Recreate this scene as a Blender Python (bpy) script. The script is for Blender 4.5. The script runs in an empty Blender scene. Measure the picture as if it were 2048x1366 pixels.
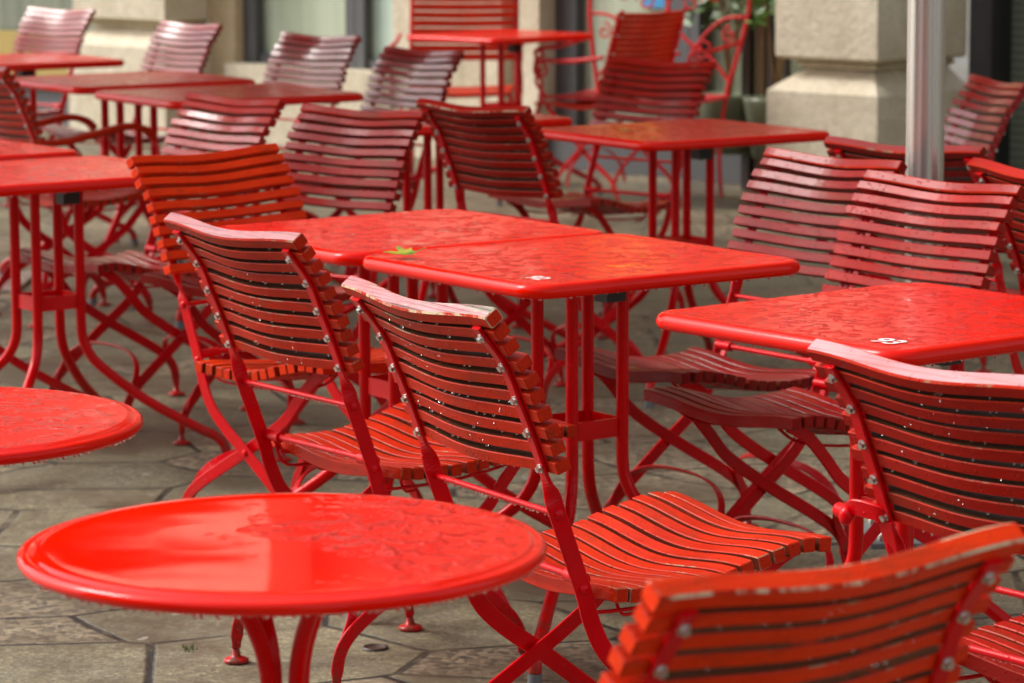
import bpy, math, random
from math import sin, cos, pi, radians, sqrt
from mathutils import Vector, Matrix
random.seed(7)
S = bpy.context.scene
COL = S.collection
V = Vector

# ------------------------------------------------------------------ materials
def new_mat(name):
    m = bpy.data.materials.new(name); m.use_nodes = True
    nt = m.node_tree
    return m, nt, nt.nodes['Principled BSDF']

class NB:
    """small helper that wires shader nodes"""
    def __init__(s, nt): s.nt = nt
    def n(s, t, **k):
        x = s.nt.nodes.new(t)
        for a, b in k.items():
            if a.startswith('i_'):
                key = a[2:]
                key = int(key) if key.isdigit() else key.replace('_', ' ')
                x.inputs[key].default_value = b
            else: setattr(x, a, b)
        return x
    def l(s, a, b): s.nt.links.new(a, b)
    def coord(s, kind='Object', scale=(1, 1, 1), rot=(0, 0, 0), jitter=True):
        tc = s.n('ShaderNodeTexCoord'); mp = s.n('ShaderNodeMapping')
        s.l(tc.outputs[kind], mp.inputs[0])
        mp.inputs['Scale'].default_value = scale; mp.inputs['Rotation'].default_value = rot
        if jitter:
            oi = s.n('ShaderNodeObjectInfo'); mm = s.n('ShaderNodeMath', operation='MULTIPLY'); mm.inputs[1].default_value = 37.0
            s.l(oi.outputs['Random'], mm.inputs[0]); s.l(mm.outputs[0], mp.inputs['Location'])
        return mp.outputs[0]
    def noise(s, vec, scale, detail=4, rough=.55, **k):
        x = s.n('ShaderNodeTexNoise', **k); x.inputs['Scale'].default_value = scale
        x.inputs['Detail'].default_value = detail; x.inputs['Roughness'].default_value = rough
        s.l(vec, x.inputs['Vector']); return x.outputs['Fac']
    def ramp(s, fac, a, b, ca=(0, 0, 0, 1), cb=(1, 1, 1, 1)):
        x = s.n('ShaderNodeValToRGB'); x.color_ramp.elements[0].position = a; x.color_ramp.elements[1].position = b
        x.color_ramp.elements[0].color = ca; x.color_ramp.elements[1].color = cb
        s.l(fac, x.inputs[0]); return x.outputs[0]
    def mix(s, fac, a, b):
        x = s.n('ShaderNodeMix', data_type='RGBA')
        for sock, v in ((x.inputs[0], fac), (x.inputs[6], a), (x.inputs[7], b)):
            if isinstance(v, (tuple, float, int)): sock.default_value = v
            else: s.l(v, sock)
        return x.outputs[2]
    def math(s, op, a, b=None, clamp=False):
        x = s.n('ShaderNodeMath', operation=op); x.use_clamp = clamp
        for sock, v in ((x.inputs[0], a), (x.inputs[1], b)):
            if v is None: continue
            if isinstance(v, (float, int)): sock.default_value = v
            else: s.l(v, sock)
        return x.outputs[0]
    def bump(s, h, strength, dist, normal=None):
        x = s.n('ShaderNodeBump'); x.inputs['Strength'].default_value = strength; x.inputs['Distance'].default_value = dist
        s.l(h, x.inputs['Height'])
        if normal is not None: s.l(normal, x.inputs['Normal'])
        return x.outputs[0]
    def drops(s, vec, scale, size, thr):
        """height of scattered round water drops"""
        v = s.n('ShaderNodeTexVoronoi', feature='F1'); v.inputs['Scale'].default_value = scale
        s.l(vec, v.inputs['Vector'])
        d = s.math('SUBTRACT', 1.0, s.math('DIVIDE', v.outputs['Distance'], size), True)
        d = s.math('POWER', d, .5)
        sep = s.n('ShaderNodeSeparateColor'); s.l(v.outputs['Color'], sep.inputs[0])
        keep = s.math('LESS_THAN', sep.outputs[0], thr)
        return s.math('MULTIPLY', d, keep)

def c4(r, g, b): return (r, g, b, 1)

WOOD = c4(.34, .22, .13)
def slat_mat(name, base, dark, kind='plain', rough=.42, grain=0.0, coat=.08):
    m, nt, p = new_mat(name); b = NB(nt)
    vec = b.coord(scale=(1, 1, 1))
    g = b.coord(scale=(3, 90, 90))
    n1 = b.noise(vec, 9, 5); n2 = b.noise(g, 2.2, 5, .65)
    col = b.mix(b.ramp(n1, .35, .7), dark, base)
    fine = b.mix(b.ramp(n2, .38, .62), c4(dark[0]*.8, dark[1]*.75, dark[2]*.75), base)
    col = b.mix(.35, col, fine)
    if kind == 'worn':                      # chipped edges: bare pale wood showing
        k = b.ramp(b.math('ADD', b.math('MULTIPLY', b.noise(vec, 26, 6, .7), .55), b.math('MULTIPLY', b.noise(vec, 7, 2), .45)), .56, .62)
        col = b.mix(k, col, WOOD)
    if kind == 'worn_heavy':
        k = b.ramp(b.noise(vec, 22, 6, .7), .46, .54)
        col = b.mix(k, col, c4(.60, .47, .30))
    if kind == 'grime':                     # algae and dirt caught between the slats, clean ends
        tc = b.n('ShaderNodeTexCoord'); sx = b.n('ShaderNodeSeparateXYZ'); b.l(tc.outputs['Object'], sx.inputs[0])
        ax = b.math('ABSOLUTE', sx.outputs[0])
        ed = b.math('SUBTRACT', 1.0, b.math('DIVIDE', b.math('SUBTRACT', b.math('ADD', ax, b.math('MULTIPLY', b.noise(vec, 30, 3), .02)), .185), .02, True), True)
        k = b.math('MULTIPLY', ed, b.ramp(b.noise(vec, 14, 5, .7), .22, .42))
        col = b.mix(b.math('MULTIPLY', k, .94), col, c4(.030, .022, .010))
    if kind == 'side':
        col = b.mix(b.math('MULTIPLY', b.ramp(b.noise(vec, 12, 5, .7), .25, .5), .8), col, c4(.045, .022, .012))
    if kind == 'sky_sheen':                     # pink sky sheen put into the colour, over open grain on top
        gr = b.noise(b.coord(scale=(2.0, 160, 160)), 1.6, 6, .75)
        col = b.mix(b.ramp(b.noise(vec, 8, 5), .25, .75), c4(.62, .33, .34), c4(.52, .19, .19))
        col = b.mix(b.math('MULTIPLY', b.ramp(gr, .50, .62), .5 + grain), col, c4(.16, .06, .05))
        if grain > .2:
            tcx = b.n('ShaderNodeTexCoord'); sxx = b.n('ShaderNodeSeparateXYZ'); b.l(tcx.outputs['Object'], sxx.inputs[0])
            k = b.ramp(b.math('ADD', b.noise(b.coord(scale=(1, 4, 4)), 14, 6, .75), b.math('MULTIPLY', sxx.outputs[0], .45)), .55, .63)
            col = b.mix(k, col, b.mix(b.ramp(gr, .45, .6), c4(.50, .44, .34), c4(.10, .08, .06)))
    # stains running down the boards
    st = b.ramp(b.noise(b.coord(scale=(6, 14, 14)), 1.0, 6, .7), .54, .70)
    col = b.mix(b.math('MULTIPLY', st, .5), col, c4(.14, .035, .010))
    oi = b.n('ShaderNodeObjectInfo')
    hs = b.n('ShaderNodeHueSaturation'); b.l(col, hs.inputs['Color'])
    b.l(b.math('ADD', .86, b.math('MULTIPLY', oi.outputs['Random'], .26)), hs.inputs['Value'])
    b.l(hs.outputs[0], p.inputs['Base Color'])
    p.inputs['Roughness'].default_value = rough
    b.l(b.math('ADD', rough - .1, b.math('MULTIPLY', n1, .25)), p.inputs['Roughness'])
    p.inputs['Coat Weight'].default_value = coat; p.inputs['Coat Roughness'].default_value = .14; p.inputs['Coat IOR'].default_value = 1.4; p.inputs['Specular IOR Level'].default_value = .10
    if kind in ('grime', 'side'): p.inputs['Coat Weight'].default_value = .0; p.inputs['Specular IOR Level'].default_value = .12
    if kind in ('worn', 'worn_heavy'): p.inputs['Coat Weight'].default_value = .05
    dr = b.drops(b.coord(), 130, .34, .30)
    h = b.bump(b.math('ADD', b.math('MULTIPLY', n2, .25), b.math('MULTIPLY', b.noise(vec, 60, 3), .3)), .25, .002)
    nb = b.bump(dr, .9, .0014, h)
    b.l(nb, p.inputs['Normal']); b.l(nb, p.inputs['Coat Normal'])
    return m

BR, DK = c4(.60, .025, .002), c4(.40, .013, .0015)
M = {}
M['slat'] = slat_mat('painted_slat', BR, DK)
M['edge'] = slat_mat('slat_worn_edge', BR, DK, 'worn')
M['grime'] = slat_mat('slat_grimy_top', BR, DK, 'grime')
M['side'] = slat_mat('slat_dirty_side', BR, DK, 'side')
M['sky_sheen'] = slat_mat('slat_sky_sheen_top', BR, DK, 'sky_sheen', .5)
M['weathered'] = slat_mat('slat_weathered_sheen_top', BR, DK, 'sky_sheen', .55, .35)  # real weathered grain over the same painted sky sheen
M['slat_o'] = slat_mat('orange_slat', c4(.80, .042, .002), c4(.66, .026, .001))
M['slat_wet'] = slat_mat('rain_wet_slat', c4(.48, .010, .003), c4(.34, .006, .002), coat=.9)
M['slat_mauve'] = slat_mat('rain_wet_dark_slat', c4(.34, .008, .005), c4(.22, .005, .004), coat=.95)
M['slat_semi'] = slat_mat('damp_shaded_slat', c4(.38, .006, .001), c4(.25, .003, .001), coat=.17)  # base colour darkened to carry the shade over these chairs
M['slat_plum'] = slat_mat('damp_shaded_plum_slat', c4(.28, .005, .003), c4(.18, .003, .002), coat=.24)  # darker still: shade is put into the base colour here too
M['slat_d'] = slat_mat('deep_red_slat', c4(.42, .010, .003), c4(.30, .006, .002))
M['edge_heavy'] = slat_mat('slat_bare_edge', BR, DK, 'worn_heavy')

def metal_paint(name, base, dark, rough=.28):
    m, nt, p = new_mat(name); b = NB(nt); vec = b.coord()
    n = b.noise(vec, 12, 5)
    col = b.mix(b.ramp(n, .3, .7), dark, base)
    chip = b.ramp(b.noise(vec, 75, 3, .7), .73, .76)
    col = b.mix(b.math('MULTIPLY', chip, .6), col, c4(.14, .02, .015))
    tcx = b.n('ShaderNodeTexCoord'); sxx = b.n('ShaderNodeSeparateXYZ'); b.l(tcx.outputs['Object'], sxx.inputs[0])
    low = b.math('SUBTRACT', 1.0, b.math('DIVIDE', sxx.outputs[2], .16), True)
    col = b.mix(b.math('MULTIPLY', low, b.ramp(b.noise(vec, 40, 5, .7), .40, .62)), col, c4(.10, .05, .03))
    b.l(col, p.inputs['Base Color'])
    p.inputs['Roughness'].default_value = rough
    p.inputs['Coat Weight'].default_value = .12; p.inputs['Coat Roughness'].default_value = .06; p.inputs['Specular IOR Level'].default_value = .14
    dr = b.drops(vec, 110, .3, .22)
    nb = b.bump(dr, .8, .0014, b.bump(b.noise(vec, 90, 2), .12, .002))
    b.l(nb, p.inputs['Normal']); b.l(nb, p.inputs['Coat Normal'])
    return m
M['frame'] = metal_paint('red_frame_paint', c4(.68, .0, .005), c4(.54, .0, .003))
M['iron'] = metal_paint('red_iron_paint', c4(.62, .025, .03), c4(.55, .02, .022), .35)
M['tleg'] = metal_paint('red_table_leg_paint', c4(.66, .0, .002), c4(.54, .0, .001))

def top_mat(name, film):
    """glossy red enamel under rain: film = how much is smooth standing water"""
    m, nt, p = new_mat(name); b = NB(nt); vec = b.coord()
    n = b.noise(vec, 5, 4)
    col = b.mix(b.ramp(n, .3, .7), c4(.72, .004, .0), c4(.80, .010, .0))
    b.l(col, p.inputs['Base Color'])
    tcx = b.n('ShaderNodeTexCoord'); sxx = b.n('ShaderNodeSeparateXYZ'); b.l(tcx.outputs['Object'], sxx.inputs[0])
    if film > .5:     # flooded on one side, beaded towards the right
        src = b.math('ADD', b.noise(vec, 7, 4, .6), b.math('MULTIPLY', sxx.outputs[0], 1.3))
        wet = b.ramp(src, film-.03, film+.09)
    else: wet = b.ramp(b.noise(vec, 4.2, 3, .5), film, film + .10)          # 0 puddle .. 1 beaded
    big = b.ramp(b.noise(vec, 5, 3, .6), .40, .62)
    bead = b.math('MULTIPLY', b.ramp(b.noise(vec, 58, 3, .55), .52, .64), big)
    bead2 = b.math('MULTIPLY', b.ramp(b.noise(vec, 27, 5, .66), .50, .60), b.ramp(b.noise(vec, 8, 2), .30, .45))
    dr = b.math('ADD', b.drops(vec, 38, .30, .30), b.drops(vec, 110, .36, .25))
    hh = b.math('ADD', b.math('ADD', b.math('MULTIPLY', bead, .40), b.math('MULTIPLY', bead2, 1.0)), b.math('MULTIPLY', dr, .9))
    hh = b.math('MULTIPLY', hh, wet)
    if film > .5: hh = b.math('ADD', hh, b.math('MULTIPLY', b.ramp(b.noise(b.coord(scale=(1, 1.4, 1)), 3.0, 2, .4), .3, .7), .10))
    geo = b.n('ShaderNodeNewGeometry'); gz = b.n('ShaderNodeSeparateXYZ'); b.l(geo.outputs['Normal'], gz.inputs[0])
    hh = b.math('MULTIPLY', hh, b.math('GREATER_THAN', gz.outputs[2], .985))
    nb = b.bump(hh, 1.0, .0034, b.bump(b.noise(vec, 2.2, 1), .25, .006))
    b.l(nb, p.inputs['Normal'])
    b.l(b.math('ADD', .04, b.math('MULTIPLY', wet, b.math('MULTIPLY', b.math('SUBTRACT', 1.0, bead2, True), .17))), p.inputs['Roughness'])
    p.inputs['IOR'].default_value = 1.33
    p.inputs['Specular IOR Level'].default_value = .5 if film > .5 else .36
    return m
M['top'] = top_mat('wet_red_enamel', .28)
M['top_pool'] = top_mat('flooded_red_enamel', .58)

def plain(name, col, rough=.5, metal=0.0, **k):
    m, nt, p = new_mat(name)
    p.inputs['Base Color'].default_value = col; p.inputs['Roughness'].default_value = rough; p.inputs['Metallic'].default_value = metal
    for a, v in k.items(): p.inputs[a.replace('_', ' ')].default_value = v
    return m
M['steel'] = plain('bolt_steel', c4(.62, .60, .56), .3, 1.0)
M['black'] = plain('black_plastic', c4(.012, .012, .012), .5)
M['capgrey'] = plain('grey_foot_rubber', c4(.16, .16, .16), .6)
M['white'] = plain('white_lettering', c4(.85, .82, .78), .35)
M['water'] = plain('rain_water', c4(1, 1, 1), .0, 0, IOR=1.33, Transmission_Weight=1.0)
M['dark'] = plain('dark_room', c4(.02, .022, .02), .8)

def pole_mat():
    m, nt, p = new_mat('brushed_aluminium'); b = NB(nt); vec = b.coord(scale=(60, 60, .25))
    n = b.ramp(b.noise(vec, 1.2, 5, .6), .35, .65)
    b.l(b.mix(n, c4(.52, .50, .45), c4(.78, .75, .69)), p.inputs['Base Color'])
    p.inputs['Metallic'].default_value = .75
    b.l(b.math('ADD', .24, b.math('MULTIPLY', n, .16)), p.inputs['Roughness'])
    return m
M['pole'] = pole_mat()

def stone_mat(name, a, d):
    m, nt, p = new_mat(name); b = NB(nt); vec = b.coord(jitter=False)
    col = b.mix(b.ramp(b.noise(vec, 3.2, 7, .65), .3, .72), a, d)
    col = b.mix(b.ramp(b.noise(vec, 45, 4), .35, .7), b.mix(.25, col, c4(.18, .15, .10)), col)
    stn = b.ramp(b.noise(b.coord(scale=(2, 2, .5), jitter=False), 2.5, 6, .7), .55, .8)
    col = b.mix(b.math('MULTIPLY', stn, .5), col, c4(.22, .18, .11))
    b.l(col, p.inputs['Base Color']); p.inputs['Roughness'].default_value = .85
    b.l(b.bump(b.noise(vec, 28, 6, .7), .5, .02), p.inputs['Normal'])
    return m
M['stone'] = stone_mat('pale_limestone', c4(.84, .75, .57), c4(.60, .50, .34))
M['stone2'] = stone_mat('tan_limestone', c4(.74, .58, .35), c4(.54, .41, .23))
M['wallup'] = stone_mat('facade_render', c4(.20, .17, .12), c4(.14, .12, .08))
M['gframe'] = plain('grey_window_frame', c4(.085, .085, .088), .45)
def frosted(name, a, d):
    m, nt, p = new_mat(name); b = NB(nt); vec = b.coord(scale=(5, 5, .25))
    b.l(b.mix(b.ramp(b.noise(vec, 1.4, 4), .35, .65), a, d), p.inputs['Base Color'])
    p.inputs['Roughness'].default_value = .25
    return m
M['mint'] = frosted('pale_green_screened_glass', c4(.36, .42, .28), c4(.52, .58, .43))
M['mint2'] = frosted('mint_glass', c4(.42, .55, .46), c4(.55, .66, .57))
M['olive'] = frosted('dim_olive_glass', c4(.24, .26, .19), c4(.13, .145, .10))
M['olive2'] = frosted('reflecting_olive_glass', c4(.20, .23, .14), c4(.12, .14, .085))
M['glass'] = plain('clear_glass', c4(.75, .85, .8), .02, 0, IOR=1.45, Transmission_Weight=1.0)
M['ochre'] = plain('ochre_board', c4(.42, .30, .08), .7)
M['poster'] = plain('orange_poster', c4(.90, .50, .03), .5)
M['blue'] = plain('blue_poster', c4(.05, .30, .60), .5)
M['darkpost'] = plain('dark_brown_post', c4(.05, .03, .02), .5)
M['brownpost'] = plain('brown_post', c4(.22, .13, .05), .5)
def perf():
    m, nt, p = new_mat('ribbed_grey_green_panel'); b = NB(nt)
    tc = b.n('ShaderNodeTexCoord'); w = b.n('ShaderNodeTexWave', wave_type='BANDS', bands_direction='Z'); w.inputs['Scale'].default_value = 9
    b.l(tc.outputs['Object'], w.inputs['Vector'])
    b.l(b.mix(w.outputs['Fac'], c4(.11, .13, .09), c4(.20, .22, .16)), p.inputs['Base Color']); p.inputs['Roughness'].default_value = .5
    return m
M['perf'] = perf()
def leafm(name, a, d, sc=30):
    m, nt, p = new_mat(name); b = NB(nt)
    b.l(b.mix(b.ramp(b.noise(b.coord(), sc, 3), .42, .58), a, d), p.inputs['Base Color']); p.inputs['Roughness'].default_value = .4
    return m
M['leaf'] = leafm('green_yellow_leaf', c4(.13, .26, .008), c4(.40, .34, .02), 45)
M['yleaf'] = leafm('yellow_leaf', c4(.60, .28, .02), c4(.50, .22, .02))
M['plant'] = leafm('bush_leaves', c4(.05, .12, .02), c4(.10, .20, .03))
M['moss'] = leafm('joint_moss', c4(.07, .17, .015), c4(.10, .20, .02))

def ground_mat():
    m, nt, p = new_mat('wet_stone_paving'); b = NB(nt)
    tc = b.n('ShaderNodeTexCoord'); mp = b.n('ShaderNodeMapping'); b.l(tc.outputs['Object'], mp.inputs[0])
    mp.inputs['Rotation'].default_value = (0, 0, radians(-12)); mp.inputs['Location'].default_value = (.23, .41, 0)
    mp.inputs['Scale'].default_value = (1.0, 1.45, 1)
    warp = b.n('ShaderNodeTexNoise'); warp.inputs['Scale'].default_value = 1.2; b.l(mp.outputs[0], warp.inputs['Vector'])
    vm = b.n('ShaderNodeVectorMath', operation='MULTIPLY_ADD'); vm.inputs[1].default_value = (.08, .08, 0)
    b.l(warp.outputs['Color'], vm.inputs[0]); b.l(mp.outputs[0], vm.inputs[2])
    ve = b.n('ShaderNodeTexVoronoi', feature='DISTANCE_TO_EDGE', voronoi_dimensions='2D'); ve.inputs['Scale'].default_value = 2.1; ve.inputs['Randomness'].default_value = .86
    vf = b.n('ShaderNodeTexVoronoi', feature='F1', voronoi_dimensions='2D'); vf.inputs['Scale'].default_value = 2.1; vf.inputs['Randomness'].default_value = .86
    b.l(vm.outputs[0], ve.inputs['Vector']); b.l(vm.outputs[0], vf.inputs['Vector'])
    v = b.coord(jitter=False)
    wob = b.math('MULTIPLY', b.noise(v, 30, 6, .75), .022)
    joint = b.ramp(b.math('ADD', ve.outputs['Distance'], b.math('SUBTRACT', wob, .006)), .014, .030)
    joint = b.math('MAXIMUM', joint, b.math('MULTIPLY', b.ramp(b.noise(v, 5, 3), .48, .62), .72))
    sep = b.n('ShaderNodeSeparateColor'); b.l(vf.outputs['Color'], sep.inputs[0])
    gran = b.math('GREATER_THAN', sep.outputs[0], .58)
    tone = b.math('ADD', .88, b.math('MULTIPLY', sep.outputs[1], .34))
    # concrete slab
    conc = b.mix(b.ramp(b.noise(v, 58, 7, .8), .34, .66), c4(.055, .043, .020), c4(.41, .355, .195))
    conc = b.mix(b.math('MULTIPLY', b.ramp(b.noise(v, 24, 6, .75), .42, .60), .70), conc, c4(.11, .088, .050))
    conc = b.mix(b.math('MULTIPLY', b.ramp(b.noise(v, 140, 3, .6), .50, .62), .7), conc, c4(.07, .055, .03))
    conc = b.mix(b.math('MULTIPLY', b.ramp(b.noise(v, 85, 3, .6), .56, .66), .6), conc, c4(.50, .44, .29))
    conc = b.mix(b.ramp(b.noise(v, 7, 5, .6), .3, .7), conc, b.mix(.5, conc, c4(.16, .14, .10)))
    # granite: black, grey and pink grains
    gv = b.n('ShaderNodeTexVoronoi', feature='F1'); gv.inputs['Scale'].default_value = 72; b.l(v, gv.inputs['Vector'])
    gs = b.n('ShaderNodeSeparateColor'); b.l(gv.outputs['Color'], gs.inputs[0])
    r = b.n('ShaderNodeValToRGB'); cr = r.color_ramp; cr.interpolation = 'LINEAR'
    for i, (pos, c) in enumerate(((0, c4(.02, .018, .012)), (.25, c4(.07, .055, .034)), (.5, c4(.17, .12, .065)), (.75, c4(.27, .175, .09)), (1, c4(.40, .31, .19)))):
        e = cr.elements[0] if i == 0 else (cr.elements[1] if i == 4 else cr.elements.new(pos)); e.position = pos; e.color = c
    b.l(b.math('ADD', b.math('MULTIPLY', gs.outputs[0], .75), b.math('MULTIPLY', b.noise(v, 40, 3), .25)), r.inputs[0])
    col = b.mix(gran, conc, r.outputs[0])
    mul = b.n('ShaderNodeMix', data_type='RGBA', blend_type='MULTIPLY'); mul.inputs[0].default_value = 1
    cc = b.n('ShaderNodeCombineColor'); [b.l(tone, cc.inputs[i]) for i in range(3)]
    b.l(col, mul.inputs[6]); b.l(cc.outputs[0], mul.inputs[7]); col = mul.outputs[2]
    # dirt and damp patches
    damp = b.ramp(b.noise(v, 1.9, 7, .66), .42, .60)
    col = b.mix(b.math('MULTIPLY', damp, .72), col, c4(.075, .058, .036))
    spk = b.ramp(b.noise(v, 16, 2, .4), .735, .75)
    col = b.mix(b.math('MULTIPLY', spk, .5), col, c4(.45, .42, .36))
    col = b.mix(joint, c4(.010, .009, .005), col)
    b.l(col, p.inputs['Base Color'])
    b.l(b.math('SUBTRACT', .66, b.math('MULTIPLY', damp, .34)), p.inputs['Roughness'])
    h = b.math('ADD', b.math('MULTIPLY', joint, .35), b.math('MULTIPLY', b.noise(v, 130, 5, .7), .28))
    b.l(b.bump(h, .9, .009), p.inputs['Normal'])
    return m
M['ground'] = ground_mat()

# ------------------------------------------------------------------ mesh helpers
class MB:
    def __init__(s): s.v = []; s.f = []; s.m = []; s.s = []
    def add(s, vs, fs, mi=0, sm=True):
        o = len(s.v); s.v += [tuple(v) for v in vs]
        for k, f in enumerate(fs):
            s.f.append(tuple(i + o for i in f)); s.m.append(mi[k] if isinstance(mi, list) else mi); s.s.append(sm)
    def box(s, c, d, mi=0, R=None, bev=0):
        c = V(c); hx, hy, hz = d[0]/2, d[1]/2, d[2]/2
        P = [V((x, y, z)) for x in (-hx, hx) for y in (-hy, hy) for z in (-hz, hz)]
        if R is not None: P = [R @ p for p in P]
        s.add([c + p for p in P], [(0, 1, 3, 2), (4, 6, 7, 5), (0, 4, 5, 1), (2, 3, 7, 6), (0, 2, 6, 4), (1, 5, 7, 3)], mi, False)
    def tube(s, pts, r, n=10, mi=0, cap=True, rs=None):
        pts = [V(p) for p in pts]; rings = []
        up = None; vs = []; N = len(pts)
        for i, p in enumerate(pts):
            t = (pts[min(i+1, N-1)] - pts[max(i-1, 0)]).normalized()
            if up is None:
                a = V((0, 0, 1)) if abs(t.z) < .9 else V((1, 0, 0)); up = (a - t*a.dot(t)).normalized()
            else: up = (up - t*up.dot(t)).normalized()
            q = t.cross(up); rr = rs[i] if rs else r
            vs += [p + (up*cos(2*pi*k/n) + q*sin(2*pi*k/n))*rr for k in range(n)]
        fs = [(i*n + k, i*n + (k+1) % n, (i+1)*n + (k+1) % n, (i+1)*n + k) for i in range(N-1) for k in range(n)]
        s.add(vs, fs, mi)
        if cap:
            s.add(vs[:n], [tuple(range(n))[::-1]], mi, False); s.add(vs[-n:], [tuple(range(n))], mi, False)
    def bar(s, pts, wd, w, t, mi=0):
        """flat bar: wd = list of unit width directions"""
        pts = [V(p) for p in pts]; N = len(pts); vs = []; ch = t*.28
        for i, p in enumerate(pts):
            tn = (pts[min(i+1, N-1)] - pts[max(i-1, 0)]).normalized()
            a = V(wd[i]); a = (a - tn*a.dot(tn)).normalized(); q = tn.cross(a); hw = (w[i] if isinstance(w, list) else w)/2; ht = t/2
            for (x, y) in ((hw, -ht+ch), (hw, ht-ch), (hw-ch, ht), (-hw+ch, ht), (-hw, ht-ch), (-hw, -ht+ch), (-hw+ch, -ht), (hw-ch, -ht)):
                vs.append(p + a*x + q*y)
        n = 8
        fs = [(i*n + k, i*n + (k+1) % n, (i+1)*n + (k+1) % n, (i+1)*n + k) for i in range(N-1) for k in range(n)]
        s.add(vs, fs, mi, False)
        s.add(vs[:n], [tuple(range(n))[::-1]], mi, False); s.add(vs[-n:], [tuple(range(n))], mi, False)
    def ball(s, c, r, sc=(1, 1, 1), n=8, m=6, mi=0):
        c = V(c); vs = [c + V((0, 0, r*sc[2]))]
        for i in range(1, m):
            a = pi*i/m
            vs += [c + V((r*sc[0]*sin(a)*cos(2*pi*k/n), r*sc[1]*sin(a)*sin(2*pi*k/n), r*sc[2]*cos(a))) for k in range(n)]
        vs.append(c - V((0, 0, r*sc[2])))
        fs = [(0, 1+k, 1+(k+1) % n) for k in range(n)]
        fs += [(1+i*n+k, 1+(i+1)*n+k, 1+(i+1)*n+(k+1) % n, 1+i*n+(k+1) % n) for i in range(m-2) for k in range(n)]
        L = len(vs)-1
        fs += [(L, 1+(m-2)*n+(k+1) % n, 1+(m-2)*n+k) for k in range(n)]
        s.add(vs, fs, mi)
    def lathe(s, prof, n=32, c=(0, 0, 0), mi=0, capt=False, capb=False):
        c = V(c); vs = [c + V((r*cos(2*pi*k/n), r*sin(2*pi*k/n), z)) for (r, z) in prof for k in range(n)]
        fs = [(i*n+k, i*n+(k+1) % n, (i+1)*n+(k+1) % n, (i+1)*n+k) for i in range(len(prof)-1) for k in range(n)]
        s.add(vs, fs, mi)
        if capb: s.add(vs[:n], [tuple(range(n))[::-1]], mi, False)
        if capt: s.add(vs[-n:], [tuple(range(n))], mi, False)
    def build(s, name, mats, parent=None, smooth=True):
        me = bpy.data.meshes.new(name); me.from_pydata(s.v, [], s.f); me.update()
        for m in (mats if isinstance(mats, (list, tuple)) else [mats]): me.materials.append(m)
        me.polygons.foreach_set('material_index', s.m); me.polygons.foreach_set('use_smooth', s.s if smooth else [False]*len(s.s))
        me.update()
        o = bpy.data.objects.new(name, me); COL.objects.link(o)
        if parent is not None: o.parent = parent
        return o

def tag(o, label=None, cat=None, group=None, kind=None):
    for k, v in (('label', label), ('category', cat), ('group', group), ('kind', kind)):
        if v: o[k] = v
    return o
def empty(name, loc, rz=0, *a, **k):
    o = bpy.data.objects.new(name, None); COL.objects.link(o); o.empty_display_size = .1
    o.location = loc; o.rotation_euler = (0, 0, rz); return tag(o, *a, **k)
def copy_tree(o, parent=None):
    c = o.copy(); COL.objects.link(c)
    if parent is not None: c.parent = parent
    for ch in list(o.children): copy_tree(ch, c)
    return c
def interp(P, n):
    """Catmull-Rom through points"""
    P = [V(p) for p in P]; out = []
    for i in range(len(P)-1):
        p0, p1, p2, p3 = P[max(i-1, 0)], P[i], P[i+1], P[min(i+2, len(P)-1)]
        for k in range(n):
            t = k/n
            out.append(.5*((2*p1) + (p2-p0)*t + (2*p0-5*p1+4*p2-p3)*t*t + (-p0+3*p1-3*p2+p3)*t**3))
    out.append(P[-1]); return out

# ------------------------------------------------------------------ folding chair
WH, SX = .218, .1815
BO = [(-.2359, .7993), (-.2018, .7543), (-.1799, .7036), (-.1584, .6539), (-.1376, .5995)]   # bolts (y,z)
def back_tangent(i):
    a, b = BO[max(i-1, 0)], BO[min(i+1, 4)]
    t = V((0, a[0]-b[0], a[1]-b[1])).normalized(); return t
def nrm(t): return V((0, t.z, -t.y))          # towards the sitter (forward, up)
BACK = []                                      # slat centres with tangent/normal
for i in range(5):
    t = back_tangent(i); n = nrm(t)
    BACK.append((V((0, BO[i][0], BO[i][1])) + n*.0170, t, n))
allb = []
t0 = V((0, -.45, .89)).normalized()
t0 = back_tangent(0)
allb.append((BACK[0][0] + t0*.0270 + V((0, .001, 0)), t0, nrm(t0)))
for i in range(5):
    allb.append(BACK[i])
    if i < 4:
        c = (BACK[i][0] + BACK[i+1][0])/2; t = (BACK[i][1] + BACK[i+1][1]).normalized(); allb.append((c, t, nrm(t)))
SEATP = [(-.035, .415), (-.005, .411), (.02, .408), (.05, .406), (.09, .406), (.13, .409), (.16, .413), (.2, .423), (.23, .432), (.26, .440), (.29, .446), (.316, .449), (.345, .448)]
def seat_z(y):
    for (a, za), (b, zb) in zip(SEATP, SEATP[1:]):
        if y <= b: return za + (zb-za)*(y-a)/(b-a)
    return SEATP[-1][1]

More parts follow.
